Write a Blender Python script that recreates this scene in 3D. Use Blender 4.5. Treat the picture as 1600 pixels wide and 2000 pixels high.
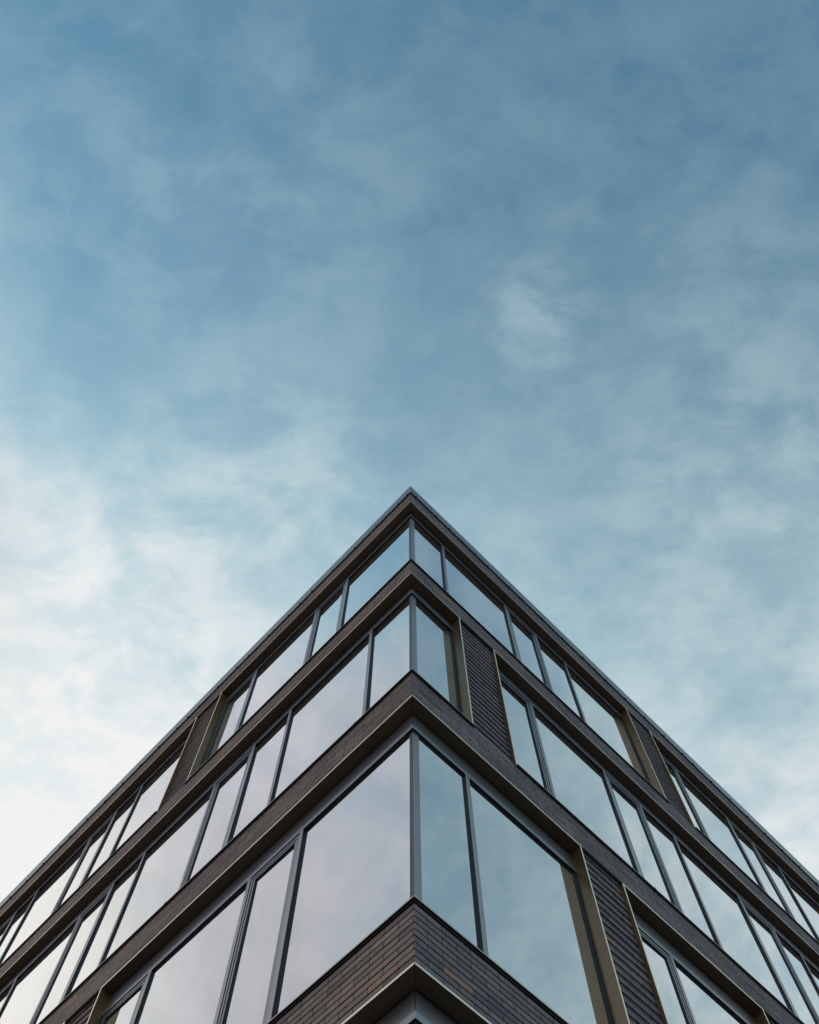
import bpy, bmesh, math, random
from mathutils import Vector, Matrix
random.seed(7)
for o in list(bpy.data.objects): bpy.data.objects.remove(o)
S = bpy.context.scene
COL = S.collection

# ------------------------------------------------------------------ camera
cam_d = bpy.data.cameras.new('camera'); cam = bpy.data.objects.new('camera', cam_d); COL.objects.link(cam)
R = Vector((0.70928256, 0.70492279, -0.00145513)); U = Vector((0.67145011, -0.67497143, 0.30588939)); D = Vector((-0.21464624, 0.21793905, 0.95206594))
M = Matrix((R, U, -D)).transposed().to_4x4(); M.translation = Vector((3.48318935, -3.5667047, 1.6))
cam.matrix_world = M
cam_d.sensor_fit = 'HORIZONTAL'; cam_d.sensor_width = 36; cam_d.lens = 39.9163
cam_d.clip_start = 0.05; cam_d.clip_end = 2000
S.camera = cam

# ------------------------------------------------------------------ exposure
S.view_settings.view_transform = 'Standard'; S.view_settings.look = 'None'
S.view_settings.exposure = 0.0; S.view_settings.gamma = 1.0
S.view_settings.use_curve_mapping = False

# ------------------------------------------------------------------ sun + sky
SUN = Vector((-0.88, -0.16, 0.45)).normalized()
sl = bpy.data.lights.new('sun', 'SUN'); sl.energy = 0.9; sl.angle = math.radians(12); sl.color = (1.0, 0.94, 0.86)
so = bpy.data.objects.new('sun', sl); COL.objects.link(so)
so.rotation_euler = SUN.to_track_quat('Z', 'Y').to_euler()
so.location = SUN * 60

W = bpy.data.worlds.new('World'); S.world = W; W.use_nodes = True
nt = W.node_tree; nt.nodes.clear()
class G:
    """tiny helper for node maths"""
    def __init__(s, nt): s.nt = nt
    def n(s, t, **k):
        x = s.nt.nodes.new(t)
        for a, b in k.items(): setattr(x, a, b)
        return x
    def put(s, sock, v):
        if isinstance(v, bpy.types.NodeSocket): s.nt.links.new(v, sock)
        else: sock.default_value = v
    def m(s, op, a, b=0.0, c=None, clamp=False):
        x = s.n('ShaderNodeMath', operation=op, use_clamp=clamp); s.put(x.inputs[0], a); s.put(x.inputs[1], b)
        if c is not None: s.put(x.inputs[2], c)
        return x.outputs[0]
    def dot(s, a, v):
        x = s.n('ShaderNodeVectorMath', operation='DOT_PRODUCT'); s.put(x.inputs[0], a); s.put(x.inputs[1], v); return x.outputs['Value']
    def mixc(s, f, a, b, blend='MIX'):
        x = s.n('ShaderNodeMix', data_type='RGBA', blend_type=blend); s.put(x.inputs[0], f); s.put(x.inputs[6], a); s.put(x.inputs[7], b); return x.outputs[2]
    def rng(s, v, a, b, c, d, smooth=True):
        x = s.n('ShaderNodeMapRange', interpolation_type='SMOOTHSTEP' if smooth else 'LINEAR'); s.put(x.inputs[0], v)
        for i, q in enumerate((a, b, c, d)): x.inputs[i + 1].default_value = q
        return x.outputs[0]
    def ramp(s, v, pts):
        x = s.n('ShaderNodeValToRGB'); s.put(x.inputs[0], v); e = x.color_ramp.elements
        while len(e) < len(pts): e.new(0.5)
        for i, (p, c) in enumerate(pts):
            e[i].position = p; e[i].color = (c, c, c, 1) if not isinstance(c, tuple) else (*c, 1)
        return x.outputs[0]
    def noise(s, vec, scale, detail=6, rough=0.5, dist=0.0):
        x = s.n('ShaderNodeTexNoise'); s.put(x.inputs['Vector'], vec); x.inputs['Scale'].default_value = scale
        x.inputs['Detail'].default_value = detail; x.inputs['Roughness'].default_value = rough; x.inputs['Distortion'].default_value = dist
        return x.outputs[0]
g = G(nt)
tc = g.n('ShaderNodeTexCoord'); dirv = tc.outputs['Generated']
sky = g.n('ShaderNodeTexSky', sky_type='NISHITA'); sky.sun_disc = False
sky.sun_elevation = math.asin(SUN.z); sky.sun_rotation = math.atan2(SUN.x, SUN.y)
sky.altitude = 0; sky.air_density = 1.0; sky.dust_density = 1.0; sky.ozone_density = 1.0
SKY_STRENGTH = 0.15
SKY_TINT = (0.78, 1.27, 1.16)      # the photograph's teal grade of the clear sky
# cloud deck: direction projected on a plane overhead (front = away from the camera over the roof, right = to the right)
zc = g.m('MAXIMUM', g.dot(dirv, (0, 0, 1)), 0.06)
r2 = math.sqrt(.5)
qF = g.m('DIVIDE', g.dot(dirv, (-r2, r2, 0)), zc)
qR = g.m('DIVIDE', g.dot(dirv, (r2, r2, 0)), zc)
cv = g.n('ShaderNodeCombineXYZ'); g.put(cv.inputs[0], qR); g.put(cv.inputs[1], qF); q = cv.outputs[0]
left = g.m('MAXIMUM', g.m('MULTIPLY', qR, -1.0), 0.0); right = g.m('MAXIMUM', qR, 0.0)
s_ = g.m('ADD', qF, g.m('SUBTRACT', g.m('MULTIPLY', g.m('MULTIPLY', left, g.rng(qF, .08, .36, 0, 1)), 0.62), g.m('MULTIPLY', right, g.rng(qF, .3, .7, -.04, .26))))
base = g.ramp(g.m('MULTIPLY_ADD', s_, 0.5, 0.3), [(0.1, .04), (0.2, .075), (0.3, .165), (0.4, .275), (0.465, .39), (0.55, .58), (0.65, .80), (0.78, 1.0)])
base = g.m('ADD', base, g.m('MULTIPLY', g.rng(left, .37, .58, 0.0, .60), g.rng(qF, .14, .42, 1.0, .10)))
base = g.m('ADD', base, g.rng(right, .42, .62, 0.0, .13))
base = g.m('ADD', base, g.rng(g.dot(dirv, (0, 0, 1)), .36, .64, .55, 0.0))     # bright overcast low down all round
# wisps: streaky large shapes plus fine ragged detail
mp = g.n('ShaderNodeMapping'); g.put(mp.inputs['Vector'], q); mp.inputs['Rotation'].default_value = (0, 0, math.radians(38)); mp.inputs['Scale'].default_value = (0.85, 1.25, 1.0)
n1 = g.noise(mp.outputs[0], 3.0, 4, .55, .15)
n2 = g.rng(g.noise(mp.outputs[0], 9.0, 11, .60, .30), .28, .72, .12, .88)
n3 = g.noise(q, 22.0, 7, .62, .2)
wisp = g.m('ADD', g.m('ADD', g.m('MULTIPLY', g.m('SUBTRACT', n1, .5), .48), g.m('MULTIPLY', g.m('SUBTRACT', n2, .5), .36)), g.m('MULTIPLY', g.m('SUBTRACT', n3, .5), .34))
def blob(cx, cy, r, amp):
    v = g.n('ShaderNodeVectorMath', operation='DISTANCE'); g.put(v.inputs[0], q); v.inputs[1].default_value = (cx, cy, 0)
    return g.m('MULTIPLY', g.rng(v.outputs['Value'], 0.0, r, 1.0, 0.0), g.m('MULTIPLY', g.rng(n2, .3, .75, .2, 1.6), amp))
BLOBS = [(.14, .10, .09, .11), (.40, .26, .24, .06), (-.15, .27, .20, .07), (-.22, -.06, .30, .05), (-.36, .44, .28, .07), (.30, .02, .2, .03)]
m_ = g.m('ADD', base, g.m('MULTIPLY', wisp, g.m('ADD', g.m('MULTIPLY_ADD', base, .60, .30), g.rng(left, .42, .7, 0, .12))))
for b in BLOBS: m_ = g.m('ADD', m_, blob(*b))
m_ = g.m('MINIMUM', g.m('MAXIMUM', m_, 0.02), 1.0)
cloudcol = g.ramp(m_, [(0.0, (.55, .71, .74)), (.45, (.62, .79, .79)), (.75, (.80, .865, .86)), (1.0, (.885, .888, .885))])
# the bank of grey cloud off to the left
grey = g.mixc(g.rng(qF, .25, .65, 0, 1), (.555, .59, .645, 1), (.83, .885, .82, 1))
gv = g.n('ShaderNodeVectorMath', operation='SCALE'); g.put(gv.inputs[0], grey); g.put(gv.inputs['Scale'], g.m('MULTIPLY_ADD', g.m('SUBTRACT', n2, .5), .20, 1.0))
bank = g.m('MULTIPLY', g.rng(left, .39, .58, 0, 1), g.rng(qF, .35, .75, 1.0, .0))
cloudcol = g.mixc(bank, cloudcol, gv.outputs[0])
skyc = g.mixc(1.0, sky.outputs[0], (*[SKY_STRENGTH * c for c in SKY_TINT], 1), 'MULTIPLY')
final = g.mixc(m_, skyc, cloudcol)
bg = g.n('ShaderNodeBackground'); g.put(bg.inputs['Color'], final); bg.inputs['Strength'].default_value = 1.0
wo = g.n('ShaderNodeOutputWorld'); nt.links.new(bg.outputs[0], wo.inputs[0])

# ------------------------------------------------------------------ materials
def mat(name):
    m = bpy.data.materials.new(name); m.use_nodes = True; t = m.node_tree
    b = t.nodes['Principled BSDF']; return m, G(t), b
def metal(name, col, metallic, rough, nscale=3.0, var=.12, rvar=.12):
    m, h, b = mat(name); c = h.n('ShaderNodeTexCoord').outputs['Object']
    n = h.noise(c, nscale, 5, .6); n2 = h.noise(c, nscale * 14, 3, .5)
    f = h.m('ADD', h.m('MULTIPLY', h.m('SUBTRACT', n, .5), var * 2), h.m('MULTIPLY', h.m('SUBTRACT', n2, .5), var))
    v = h.m('ADD', f, 1.0)
    x = h.n('ShaderNodeVectorMath', operation='SCALE'); x.inputs[0].default_value = col; h.put(x.inputs['Scale'], v)
    h.put(b.inputs['Base Color'], x.outputs[0]); b.inputs['Metallic'].default_value = metallic
    h.put(b.inputs['Roughness'], h.m('ADD', rough, h.m('MULTIPLY', h.m('SUBTRACT', n, .5), rvar)))
    return m
M_FRAME = metal('grey_window_metal', (.36, .35, .362), .85, .34, 1.0, .06, 0.02)
M_CAP = metal('grey_mullion_metal', (.34, .312, .315), .8, .36)
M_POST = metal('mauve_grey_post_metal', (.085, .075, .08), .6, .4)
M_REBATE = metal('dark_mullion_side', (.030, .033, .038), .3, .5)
M_SASH = metal('grey_sash_metal', (.25, .245, .256), .8, .34)
M_GASKET = metal('black_gasket', (.012, .012, .014), 0, .6)
M_BRONZE = metal('bronze_lining_metal', (.42, .262, .152), .85, .38, 2.2, .14)
M_SOFFIT = metal('shaded_soffit_bronze', (.19, .13, .088), .6, .42, 2.2, .14)  # bronze lining again, darkened so the shade under the head is in its colour
M_BRONZE_EDGE = metal('bronze_edge_metal', (.88, .74, .58), .85, .32, 5, .10)
M_SILL = metal('bronze_sill_metal', (.42, .37, .30), .8, .42, 4, .12)
M_COPING = metal('zinc_coping_metal', (.22, .222, .232), .75, .40, 1.6, .10)
M_DARK = metal('dark_bracket_metal', (.03, .03, .032), .4, .5)

def glass_front():
    m, h, b = mat('reflective_glazing'); t = h.nt; t.nodes.remove(b)
    geo = h.n('ShaderNodeTexCoord').outputs['Object']
    bmp = h.n('ShaderNodeBump'); bmp.inputs['Strength'].default_value = .02; bmp.inputs['Distance'].default_value = .02
    h.put(bmp.inputs['Height'], h.noise(geo, .9, 1, .4))
    gl = h.n('ShaderNodeBsdfGlossy'); gl.inputs['Color'].default_value = (1.0, .95, .94, 1); gl.inputs['Roughness'].default_value = .0
    t.links.new(bmp.outputs[0], gl.inputs['Normal'])
    tr = h.n('ShaderNodeBsdfTransparent'); tr.inputs['Color'].default_value = (.80, .86, .86, 1)
    fr = h.n('ShaderNodeFresnel'); fr.inputs[0].default_value = 1.6
    fac = h.m('MULTIPLY_ADD', fr.outputs[0], 1.0, .66, clamp=True)
    mx = h.n('ShaderNodeMixShader'); h.put(mx.inputs[0], fac); t.links.new(tr.outputs[0], mx.inputs[1]); t.links.new(gl.outputs[0], mx.inputs[2])
    du = h.n('ShaderNodeBsdfDiffuse'); du.inputs['Color'].default_value = (.80, .73, .69, 1)      # pale veil painted on to lift and warm the panes' reflections
    veil = h.m('MULTIPLY_ADD', h.noise(geo, 1.7, 5, .6), .03, .008)
    m2 = h.n('ShaderNodeMixShader'); h.put(m2.inputs[0], veil); t.links.new(mx.outputs[0], m2.inputs[1]); t.links.new(du.outputs[0], m2.inputs[2])
    t.links.new(m2.outputs[0], t.nodes['Material Output'].inputs[0]); return m
def glass_back():
    m, h, b = mat('inner_coated_pane'); t = h.nt; t.nodes.remove(b)
    gl = h.n('ShaderNodeBsdfGlossy'); gl.inputs['Color'].default_value = (.93, .95, .96, 1); gl.inputs['Roughness'].default_value = .0
    df = h.n('ShaderNodeBsdfDiffuse'); df.inputs['Color'].default_value = (.04, .038, .038, 1)
    fr = h.n('ShaderNodeFresnel'); fr.inputs[0].default_value = 1.6
    fac = h.m('MULTIPLY_ADD', fr.outputs[0], .9, .36, clamp=True)
    mx = h.n('ShaderNodeMixShader'); h.put(mx.inputs[0], fac); t.links.new(df.outputs[0], mx.inputs[1]); t.links.new(gl.outputs[0], mx.inputs[2])
    t.links.new(mx.outputs[0], t.nodes['Material Output'].inputs[0]); return m
M_GLASS = glass_front(); M_GLASSB = glass_back()

ROW = .0655
def brick(name, du, dv, warm):
    m, h, b = mat(name); t = h.nt
    uv = h.n('ShaderNodeUVMap').outputs[0]
    mp = h.n('ShaderNodeMapping'); h.put(mp.inputs[0], uv); mp.inputs['Location'].default_value = (du, dv, 0); p = mp.outputs[0]
    # a little waviness so the joints are not ruler-straight
    wob = h.n('ShaderNodeTexNoise'); h.put(wob.inputs['Vector'], p); wob.inputs['Scale'].default_value = 9
    off = h.n('ShaderNodeVectorMath', operation='MULTIPLY_ADD'); h.put(off.inputs[0], wob.outputs['Color']); off.inputs[1].default_value = (.006, .004, 0); h.put(off.inputs[2], p)
    bt = h.n('ShaderNodeTexBrick'); h.put(bt.inputs['Vector'], off.outputs[0])
    bt.offset = .5; bt.squash = 1
    bt.inputs['Scale'].default_value = 1; bt.inputs['Brick Width'].default_value = .322; bt.inputs['Row Height'].default_value = .0655
    bt.inputs['Mortar Size'].default_value = .0045; bt.inputs['Mortar Smooth'].default_value = .25; bt.inputs['Bias'].default_value = 0
    bt.inputs['Color1'].default_value = (0, 0, 0, 1); bt.inputs['Color2'].default_value = (1, 1, 1, 1); bt.inputs['Mortar'].default_value = (.5, .5, .5, 1)
    tint = bt.outputs['Color']; fac = bt.outputs['Fac']
    k = 1.0
    col = h.ramp(tint, [(0.0, (0.128, 0.098, 0.093)), (.25, (0.217, 0.152, 0.132)), (.5, (0.168, 0.124, 0.114)), (.72, (0.259, 0.176, 0.147)), (.90, (0.186, 0.135, 0.121)), (.975, (0.262, 0.158, 0.120)), (1.0, (0.363, 0.180, 0.118))])
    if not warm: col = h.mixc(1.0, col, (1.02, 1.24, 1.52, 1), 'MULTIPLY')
    else: col = h.mixc(1.0, col, (1.28, 1.32, 1.31, 1), 'MULTIPLY')  # lit-side warmth and shaded-side cool put into each facade's brick colour
    # fire-flashed patches inside single bricks, drag marks
    fl = h.noise(p, 5.5, 4, .6)
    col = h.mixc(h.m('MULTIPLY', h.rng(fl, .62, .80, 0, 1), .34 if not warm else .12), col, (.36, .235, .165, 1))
    st = h.n('ShaderNodeMapping'); h.put(st.inputs[0], p); st.inputs['Scale'].default_value = (1, .12, 1)
    drag = h.noise(st.outputs[0], 90, 3, .6); grain = h.noise(p, 130, 3, .6)
    big = h.noise(p, 1.1, 4, .5)
    v = h.m('ADD', h.m('ADD', h.m('MULTIPLY', h.m('SUBTRACT', drag, .5), 1.4), h.m('MULTIPLY', h.m('SUBTRACT', grain, .5), .6)), h.m('MULTIPLY_ADD', h.m('SUBTRACT', big, .5), .9, 1.0))
    x = h.n('ShaderNodeVectorMath', operation='SCALE'); h.put(x.inputs[0], col); h.put(x.inputs['Scale'], v)
    fac = h.m('MULTIPLY', fac, .9)
    col = h.mixc(fac, x.outputs[0], (.012, .011, .012, 1))
    h.put(b.inputs['Base Color'], col)
    b.inputs['Roughness'].default_value = .8; b.inputs['Specular IOR Level'].default_value = .25
    ht = h.m('ADD', h.m('MULTIPLY', fac, -1.0), h.m('ADD', h.m('MULTIPLY', drag, .22), h.m('MULTIPLY', tint, .12)))
    bmp = h.n('ShaderNodeBump'); bmp.inputs['Strength'].default_value = .8; bmp.inputs['Distance'].default_value = .009
    h.put(bmp.inputs['Height'], ht); t.links.new(bmp.outputs[0], b.inputs['Normal'])
    return m

DV = -((7.252) % ROW)
M_BRICK_R = brick('charcoal_brick_shaded', -.141 + .322 * 7, DV + 14 * ROW, False)
M_BRICK_L = brick('charcoal_brick_lit', -.175, DV, True)
def plainmat(name, c1, c2, scale, rough):
    m, h, b = mat(name); o = h.n('ShaderNodeTexCoord').outputs['Object']
    n = h.noise(o, scale, 6, .6)
    h.put(b.inputs['Base Color'], h.mixc(h.rng(n, .3, .7, 0, 1), (*c1, 1), (*c2, 1))); b.inputs['Roughness'].default_value = rough
    return m
M_PAVE = plainmat('concrete_paving', (.065, .062, .060), (.10, .096, .092), .6, .85)
M_MORTAR = plainmat('dark_mortar', (.030, .028, .027), (.05, .046, .044), 4, .95)
M_ROOF = plainmat('roof_membrane', (.07, .07, .075), (.10, .10, .105), .8, .9)
M_CORE = plainmat('dark_inner_wall', (.03, .03, .03), (.045, .045, .045), 1, .9)

# ------------------------------------------------------------------ facade geometry
# left facade runs along UL, right facade along UR from the corner at the origin; depth goes inward
UL = Vector((-0.99951992, 0.03098272, 0)); UR = Vector((0, 1, 0))
NL = Vector((-0.03098272, -0.99951992, 0)); NR = Vector((1, 0, 0))
AX = {'L': (UL, NL), 'R': (UR, NR)}
def corner(d):
    # point where the two facade planes, both moved inward by d, meet
    det = NL.x * NR.y - NL.y * NR.x
    return Vector(((-d * NR.y + d * NL.y) / det, (-d * NL.x + d * NR.x) / det, 0))
def P(side, u, d, h):
    uu, nn = AX[side]; return uu * u - nn * d + Vector((0, 0, h))
class MB:
    def __init__(s): s.v = []; s.f = []; s.uv = []; s.mi = []; s.mats = []
    def mid(s, m):
        if m not in s.mats: s.mats.append(m)
        return s.mats.index(m)
    def quad(s, pts, uvs, m):
        i = len(s.v); s.v += [tuple(p) for p in pts]; s.f.append(tuple(range(i, i + len(pts)))); s.uv.append(uvs); s.mi.append(s.mid(m))
    def prism(s, side, u0, u1, d0, d1, h0, h1, m, gap=0.0, mfront=None, mback=None, mbottom=None, mend=None, jig=None, ends=(True, True)):
        """box on a facade; u0 None = starts at the mitred building corner"""
        uu, nn = AX[side]
        def pu(u, d):
            if u is None: return corner(d) + uu * gap
            return uu * u - nn * d
        a, b, c, e = pu(u0, d0), pu(u1, d0), pu(u1, d1), pu(u0, d1)
        ua, ub, uc, ue = [x.dot(uu) for x in (a, b, c, e)]
        Z = lambda x, h: Vector((x.x, x.y, h))
        j = jig or (0, 0, 0, 0)
        A0, B0, C0, E0 = Z(a - nn * j[0], h0), Z(b - nn * j[1], h0), Z(c, h0), Z(e, h0)
        A1, B1, C1, E1 = Z(a - nn * j[2], h1), Z(b - nn * j[3], h1), Z(c, h1), Z(e, h1)
        flip = side == 'L'
        def q(pts, uvs, mm):
            if flip: pts, uvs = pts[::-1], uvs[::-1]
            s.quad(pts, uvs, mm)
        q([A0, B0, B1, A1], [(ua, h0), (ub, h0), (ub, h1), (ua, h1)], mfront or m)
        q([E0, E1, C1, C0], [(ue, h0), (ue, h1), (uc, h1), (uc, h0)], mback or m)
        q([A0, E0, C0, B0], [(ua, d0), (ue, d1), (uc, d1), (ub, d0)], mbottom or m)
        q([A1, B1, C1, E1], [(ua, d0), (ub, d0), (uc, d1), (ue, d1)], m)
        if u0 is not None and ends[0]: q([A0, A1, E1, E0], [(d0, h0), (d0, h1), (d1, h1), (d1, h0)], mend or m)
        if ends[1]: q([B0, C0, C1, B1], [(d0, h0), (d1, h0), (d1, h1), (d0, h1)], mend or m)
    def build(s, name, parent=None):
        me = bpy.data.meshes.new(name); me.from_pydata(s.v, [], s.f)
        l = me.uv_layers.new(name='UVMap'); k = 0
        for uvs in s.uv:
            for w in uvs: l.data[k].uv = w; k += 1
        for m in s.mats: me.materials.append(m)
        for i, p in enumerate(me.polygons): p.material_index = s.mi[i]
        me.update()
        o = bpy.data.objects.new(name, me); COL.objects.link(o)
        if parent: o.parent = parent
        return o

# ------------------------------------------------------------------ ground
gm = MB(); gm.quad([Vector((-400, -400, 0)), Vector((400, -400, 0)), Vector((400, 400, 0)), Vector((-400, 400, 0))], [(0, 0), (1, 0), (1, 1), (0, 1)], M_PAVE)
go = gm.build('ground'); go['kind'] = 'structure'

# ------------------------------------------------------------------ building
B = bpy.data.objects.new('office_building', None); COL.objects.link(B)
B['category'] = 'building'
B['label'] = 'dark brick office building corner with ribbon windows, bronze linings and grey metal coping'
LEN = {'L': 23.0, 'R': 23.0}
MB_ = {'L': M_BRICK_L, 'R': M_BRICK_R}
HP = 17.735; TOPB = 18.245; TOPC = 18.635
S4, B4, S3, B3, S2, B2, S1, B1 = 14.671, 14.151, 11.071, 10.493, 7.352, 6.707, 3.75, 3.15
LIN = 0.155          # depth of the metal lining
# openings per level and side: (start, end, mullions, casement bays). start None = wraps the corner
LEV = {
 4: dict(sill=S4, head=HP, fas=.255,
   R=[(None, 6.143, [1.02, 2.73, 3.59, 4.45], [2]), (6.853, 13.80, [7.83, 9.47, 10.36, 11.25, 12.95], [0, 2, 5]), (14.51, 21.5, [15.4, 17.1, 18.0, 18.9, 20.6], [0, 2])],
   L=[(None, 5.486, [1.91, 2.80, 4.56], [1, 3]), (6.237, 14.30, [8.17, 9.02, 9.92, 11.77, 12.55, 13.4], [2, 5]), (15.05, 21.5, [16.9, 17.8, 18.7, 20.5], [1])]),
 3: dict(sill=S3, head=B4, fas=.288,
   R=[(None, 1.037, [], []), (1.775, 12.10, [2.77, 4.47, 5.35, 6.20, 7.86, 8.79, 9.56, 11.2], [0, 2, 5]), (12.85, 21.5, [13.8, 15.5, 16.4, 17.3, 19.0, 19.9], [0, 2, 5])],
   L=[(None, 13.10, [1.045, 2.87, 3.73, 4.68, 6.47, 7.30, 8.21, 10.0, 10.9, 11.8], [3, 6, 9]), (13.85, 21.5, [15.6, 16.5, 17.4, 19.2], [1])]),
 2: dict(sill=S2, head=B3, fas=.343,
   R=[(None, 2.795, [1.02], []), (3.535, 6.226, [4.515], [0]), (6.97, 12.0, [7.9, 9.6, 10.5], [0]), (12.75, 21.5, [13.7, 15.4, 16.3, 18.0], [0, 2])],
   L=[(None, 5.60, [1.98, 2.885, 4.71], [1, 3]), (6.34, 12.6, [8.2, 9.1, 10.9], [1]), (13.35, 21.5, [15.2, 16.1, 17.9], [1])]),
 1: dict(sill=S1, head=B2, fas=.275,
   R=[(None, 4.45, [1.02, 2.73], []), (5.2, 12.0, [6.1, 7.8, 8.7], [0]), (12.75, 21.5, [13.7, 15.4, 16.3, 18.0], [0])],
   L=[(None, 4.70, [1.98, 2.885], [1]), (5.45, 12.6, [7.3, 8.2, 10.0], [1]), (13.35, 21.5, [15.2, 16.1, 17.9], [1])]),
}
BACK = .30
# inner walls and flat roof
cm = MB(); ci = corner(.29)
far = UL * LEN['L'] + UR * LEN['R']
def poly(d, e=0):
    c = corner(d); l = UL * (LEN['L'] - e) - NL * d; r = UR * (LEN['R'] - e) - NR * d; f = UL * (LEN['L'] - e) + UR * (LEN['R'] - e)
    return [c, r, f, l]
def slab(mb, pts, h0, h1, m):
    n = len(pts); lo = [Vector((p.x, p.y, h0)) for p in pts]; hi = [Vector((p.x, p.y, h1)) for p in pts]
    z = [(0, 0)] * n
    mb.quad(lo[::-1], z, m); mb.quad(hi, z, m)
    for i in range(n):
        k = (i + 1) % n; L_ = (pts[k] - pts[i]).length
        mb.quad([lo[i], lo[k], hi[k], hi[i]], [(0, h0), (L_, h0), (L_, h1), (0, h1)], m)
slab(cm, poly(BACK + .002, .3), 0.02, 18.02, M_CORE); cm.build('inner_wall', B)
rm = MB(); slab(rm, poly(BACK + .002, .31), 18.03, 18.20, M_ROOF); rm.build('roof', B)
# rear walls in the same brick
bw = MB()
l, r, f = UL * LEN['L'], UR * LEN['R'], far
def wallquad(a, b, inn):
    pts = [a, b, b + inn, a + inn]; slab(bw, pts, 0.0, TOPB, M_BRICK_L)
wallquad(r + NR * -.0, f, UR * -.28); wallquad(f, l, UL * -.28)
bw.build('rear_wall', B)

def courses(mb, sd, u0, u1, h0, h1, m, face=0.0, back=BACK):
    # raked bed joints: every course stands 11 mm proud of the joint
    mb.prism(sd, u0, u1, face + .014, back, h0, h1, M_MORTAR)
    k = math.floor((h0 - 7.252) / ROW); h = 7.252 + k * ROW
    while h < h1:
        a, b = max(h + .0070, h0), min(h + ROW - .0070, h1)
        if b - a > .012: mb.prism(sd, u0, u1, face + random.uniform(-.0012, .0012), face + .017, a, b, m)
        h += ROW
def spandrel(h0, h1, name='brick_spandrel'):
    mb = MB()
    for sd in 'LR': courses(mb, sd, None, LEN[sd], h0, h1, MB_[sd])
    return mb.build(name, B)
LIP = .022                      # bronze lining plate thickness
spandrel(HP + LIP, TOPB, 'brick_parapet')
spandrel(B4 + LIP, S4 - .016); spandrel(B3 + LIP, S3 - .016); spandrel(B2 + LIP, S2 - .016); spandrel(B1 + LIP, S1 - .016)

# coping with shadow gap, standing seams and bracket feet
cp = MB()
for sd in 'LR':
    cp.prism(sd, None, LEN[sd] + .03, -.032, BACK + .05, TOPB + .03, TOPC, M_COPING, gap=.0)
    cp.prism(sd, None, LEN[sd], .012, .05, TOPB - .002, TOPB + .032, M_DARK)
    u = 2.4
    while u < LEN[sd]:
        cp.prism(sd, u - .0015, u + .0015, -.0325, -.031, TOPB + .03, TOPC - .002, M_DARK); u += 3.0
cp.build('coping', B)
for sd, us in (('R', [.125, .692, 1.048, 1.411, 1.773]), ('L', [.068, .318, .939, 1.564, 2.194, 2.811])):
    u = us[-1]
    while u < 16: u += random.choice((.36, .61, .62)); us.append(u)
    for u in us:
        b = MB(); b.prism(sd, u - .008, u + .008, -.042, .02, TOPB + .012, TOPB + .05, M_DARK); b.prism(sd, u - .003, u + .003, -.050, -.041, TOPB + .018, TOPB + .034, M_DARK)
        b.build('coping_bracket', B)

def pier(sd, u0, u1, h0, h1):
    """brick pier of alternately projecting courses between two openings"""
    mb = MB(); m = MB_[sd]
    courses(mb, sd, u0, u1, h0, h1, m, .056)
    k0 = 10.352 - .131 * 60
    h = k0
    while h < h1:
        a, b = max(h, h0), min(h + ROW - .002, h1)
        if b - a > .02: mb.prism(sd, u0 + .001, u1 - .001, (.041 + random.uniform(-.0015, .0015)), .062, a, b, m)
        h += .131
    return mb.build('brick_pier', B)

GD = .159              # glass plane
CAP = .127             # face of the pressure caps
# mullion positions were taken off the photograph on a plane 160 mm deep; bring them forward to the caps
REF = {'L': -3.592, 'R': -3.567}
def fwd(sd, u, k=.0091): return u - (u - REF[sd]) * k
def add_glass(win, sd, u0, u1, h0, h1, d, w0=None):
    mb = MB(); j = [random.uniform(-.0035, .0035) for _ in range(4)]
    mb.prism(sd, u0, u1, d, d + .026, h0, h1, M_GASKET, mfront=M_GLASS, mback=M_GLASSB, jig=j)
    # the coated inner sheet faces out through the cavity
    uu, nn = AX[sd]
    pts = [uu * u0 - nn * (d + .025) + Vector((0, 0, h0)), uu * u1 - nn * (d + .025) + Vector((0, 0, h0)), uu * u1 - nn * (d + .025) + Vector((0, 0, h1)), uu * u0 - nn * (d + .025) + Vector((0, 0, h1))]
    pts = [p - nn * random.uniform(-.0006, .0006) for p in pts]
    if sd == 'L': pts = pts[::-1]
    mb.quad(pts, [(0, 0), (1, 0), (1, 1), (0, 1)], M_GLASSB)
    return mb.build('glass_pane', win)

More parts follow.
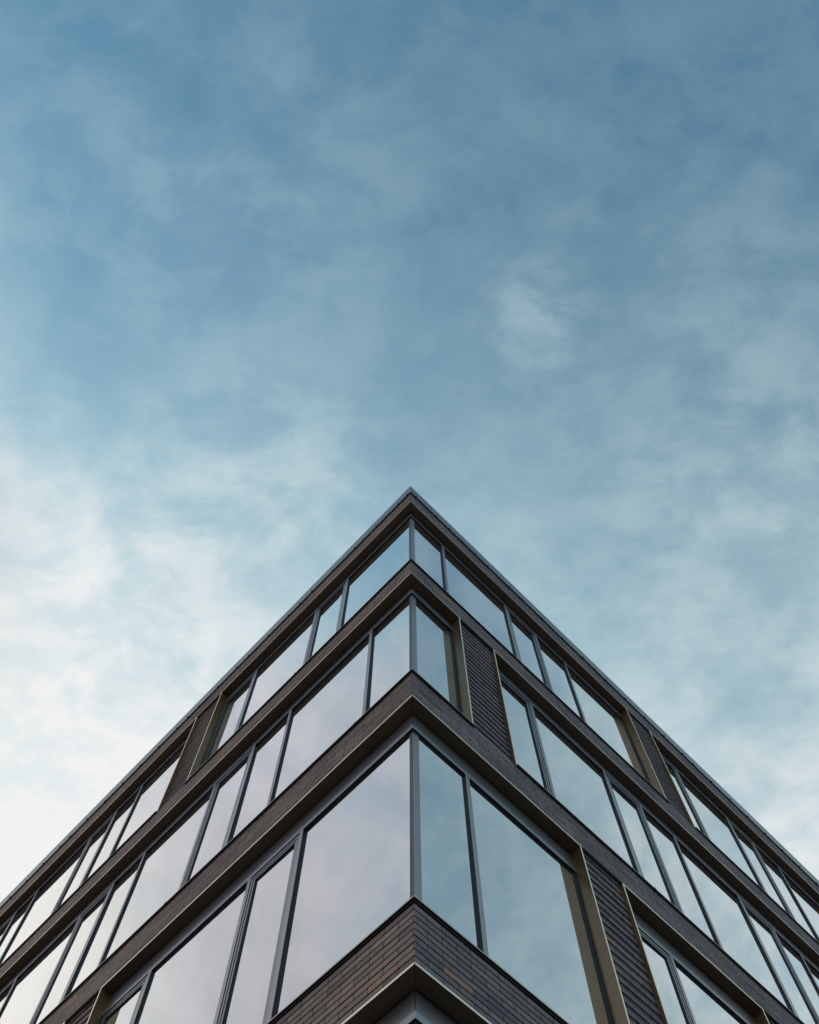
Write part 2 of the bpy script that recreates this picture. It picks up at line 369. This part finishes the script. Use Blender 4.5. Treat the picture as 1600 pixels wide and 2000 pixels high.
def window(lev, sides):
    """sides: list of (side, start, end, mullions, casements); one window may wrap the corner"""
    L = LEV[lev]; sill, head, fas = L['sill'], L['head'], L['fas']
    fb = head - fas                                   # bottom of the head fascia = top of the glass
    fr = MB(); lining = MB(); sl_ = MB(); panes = []; sashes = []
    wraps = sides[0][1] is None
    for sd, s, e, mull, cas in sides:
        # spandrel panel over the glass and the transom cap under it
        fr.prism(sd, s, e, LIN - .004, .30, fb + .070, head - .012, M_FRAME, gap=.004)
        fr.prism(sd, s, e, LIN + .004, .30, head - .0125, head - .001, M_GASKET)
        fr.prism(sd, s, e, LIN + .002, .30, fb + .055, fb + .0705, M_GASKET)
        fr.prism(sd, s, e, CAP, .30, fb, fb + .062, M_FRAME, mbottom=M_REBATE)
        # lining: soffit plate, jamb plates, with a bright front edge
        gap = .003
        se = e
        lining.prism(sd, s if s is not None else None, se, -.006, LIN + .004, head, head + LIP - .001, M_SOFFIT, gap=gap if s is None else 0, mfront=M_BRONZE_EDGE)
        for u, sg in ((s, 1), (e, -1)):
            if u is None: continue
            a, b = (u, u + sg * .024)
            lining.prism(sd, min(a, b), max(a, b), -.006, LIN + .01, sill, head - .001, M_BRONZE, mfront=M_BRONZE_EDGE)
            # frame jamb
            c, d_ = u + sg * .024, u + sg * .058
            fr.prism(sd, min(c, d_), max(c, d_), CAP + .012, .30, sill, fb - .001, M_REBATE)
        # sill with drip nosing
        sl_.prism(sd, s, e, -.030, .26, sill - .014, sill, M_SILL, mbottom=M_DARK)
        sl_.prism(sd, s, e, -.014, .03, sill - .034, sill - .0145, M_DARK)
        # bottom rail
        fr.prism(sd, s, e, CAP + .002, .30, sill + .001, sill + .055, M_FRAME)
        # bays
        mull = [fwd(sd, u) for u in mull]
        edges = [(.250 if sd == 'R' else .207) if s is None else s + .058] + mull + [e - .058]
        nb = len(edges) - 1
        for u in mull:
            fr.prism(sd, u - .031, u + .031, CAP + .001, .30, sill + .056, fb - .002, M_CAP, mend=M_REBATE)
        for k in range(nb):
            a = edges[k] + (.031 if k > 0 else 0); b = edges[k + 1] - (.031 if k < nb - 1 else 0)
            if k in cas:
                sm = MB(); w = .034
                h0, h1 = sill + .06, fb - .022
                for (x0, x1, y0, y1, dd) in ((a + .006, a + w + .006, h0, h1, .134), (b - w - .006, b - .006, h0, h1, .134), (a + w + .006, b - w - .006, h1 - w, h1, .134), (a + w + .006, b - w - .006, h0, h0 + w, .134)):
                    sm.prism(sd, x0, x1, dd, .20, y0, y1, M_SASH)
                ia, ib, i0, i1 = a + w + .009, b - w - .009, h0 + w + .003, h1 - w - .003
                for (x0, x1, y0, y1) in ((ia, ia + w, i0, i1), (ib - w, ib, i0, i1), (ia + w, ib - w, i1 - w, i1), (ia + w, ib - w, i0, i0 + w)):
                    sm.prism(sd, x0, x1, .140, .20, y0, y1, M_SASH, mend=M_REBATE, mbottom=M_REBATE)
                fr.prism(sd, a - .002, b + .002, (.150), .29, fb - .03, fb - .001, M_GASKET)
                sashes.append((sm, sd, ia + w - .004, ib - w + .004, i0 + w - .004, i1 - w + .004))
            else:
                panes.append((sd, a, b, sill + .05, fb - .002))
    w = fr.build('corner_window' if wraps else 'window', B)
    lining.build('bronze_lining', w); sl_.build('window_sill', w)
    if wraps:
        po = MB()
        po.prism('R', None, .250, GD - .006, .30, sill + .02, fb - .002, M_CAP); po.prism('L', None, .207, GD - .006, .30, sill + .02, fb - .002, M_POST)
        po.build('corner_post', w)
    for sd, a, b, h0, h1 in panes: add_glass(w, sd, a, b, h0, h1, GD)
    for sm, sd, a, b, h0, h1 in sashes:
        sm.build('casement_frame', w); add_glass(w, sd, a, b, h0, h1, .162)
    return w
for lev in (4, 3, 2, 1):
    L = LEV[lev]
    window(lev, [(sd, *L[sd][0]) for sd in 'LR'])
    for sd in 'LR':
        ops = L[sd]
        for o in ops[1:]: window(lev, [(sd, *o)])
        ends = [o[1] for o in ops]; starts = [o[0] for o in ops[1:]] + [LEN[sd]]
        for a, b in zip(ends, starts): pier(sd, a, b, L['sill'] - .016, L['head'] + LIP)
# ground-floor plinth under the first band
pl = MB()
for sd in 'LR': courses(pl, sd, None, LEN[sd], 0.0, B1 + LIP, MB_[sd], .02)
pl.build('brick_plinth', B)

# little fixing clips along the sill noses
for sd, sill, us in (('L', S3, (.957, 4.53)), ('L', S4, (2.68,)), ('R', S3, (4.33,)), ('R', S4, (2.61,))):
    for u in us:
        b = MB(); b.prism(sd, u - .010, u + .010, -.040, -.020, sill - .026, sill + .006, M_BRONZE_EDGE); b.prism(sd, u - .018, u + .018, -.034, -.012, sill - .036, sill - .020, M_DARK)
        b.build('sill_clip', B)
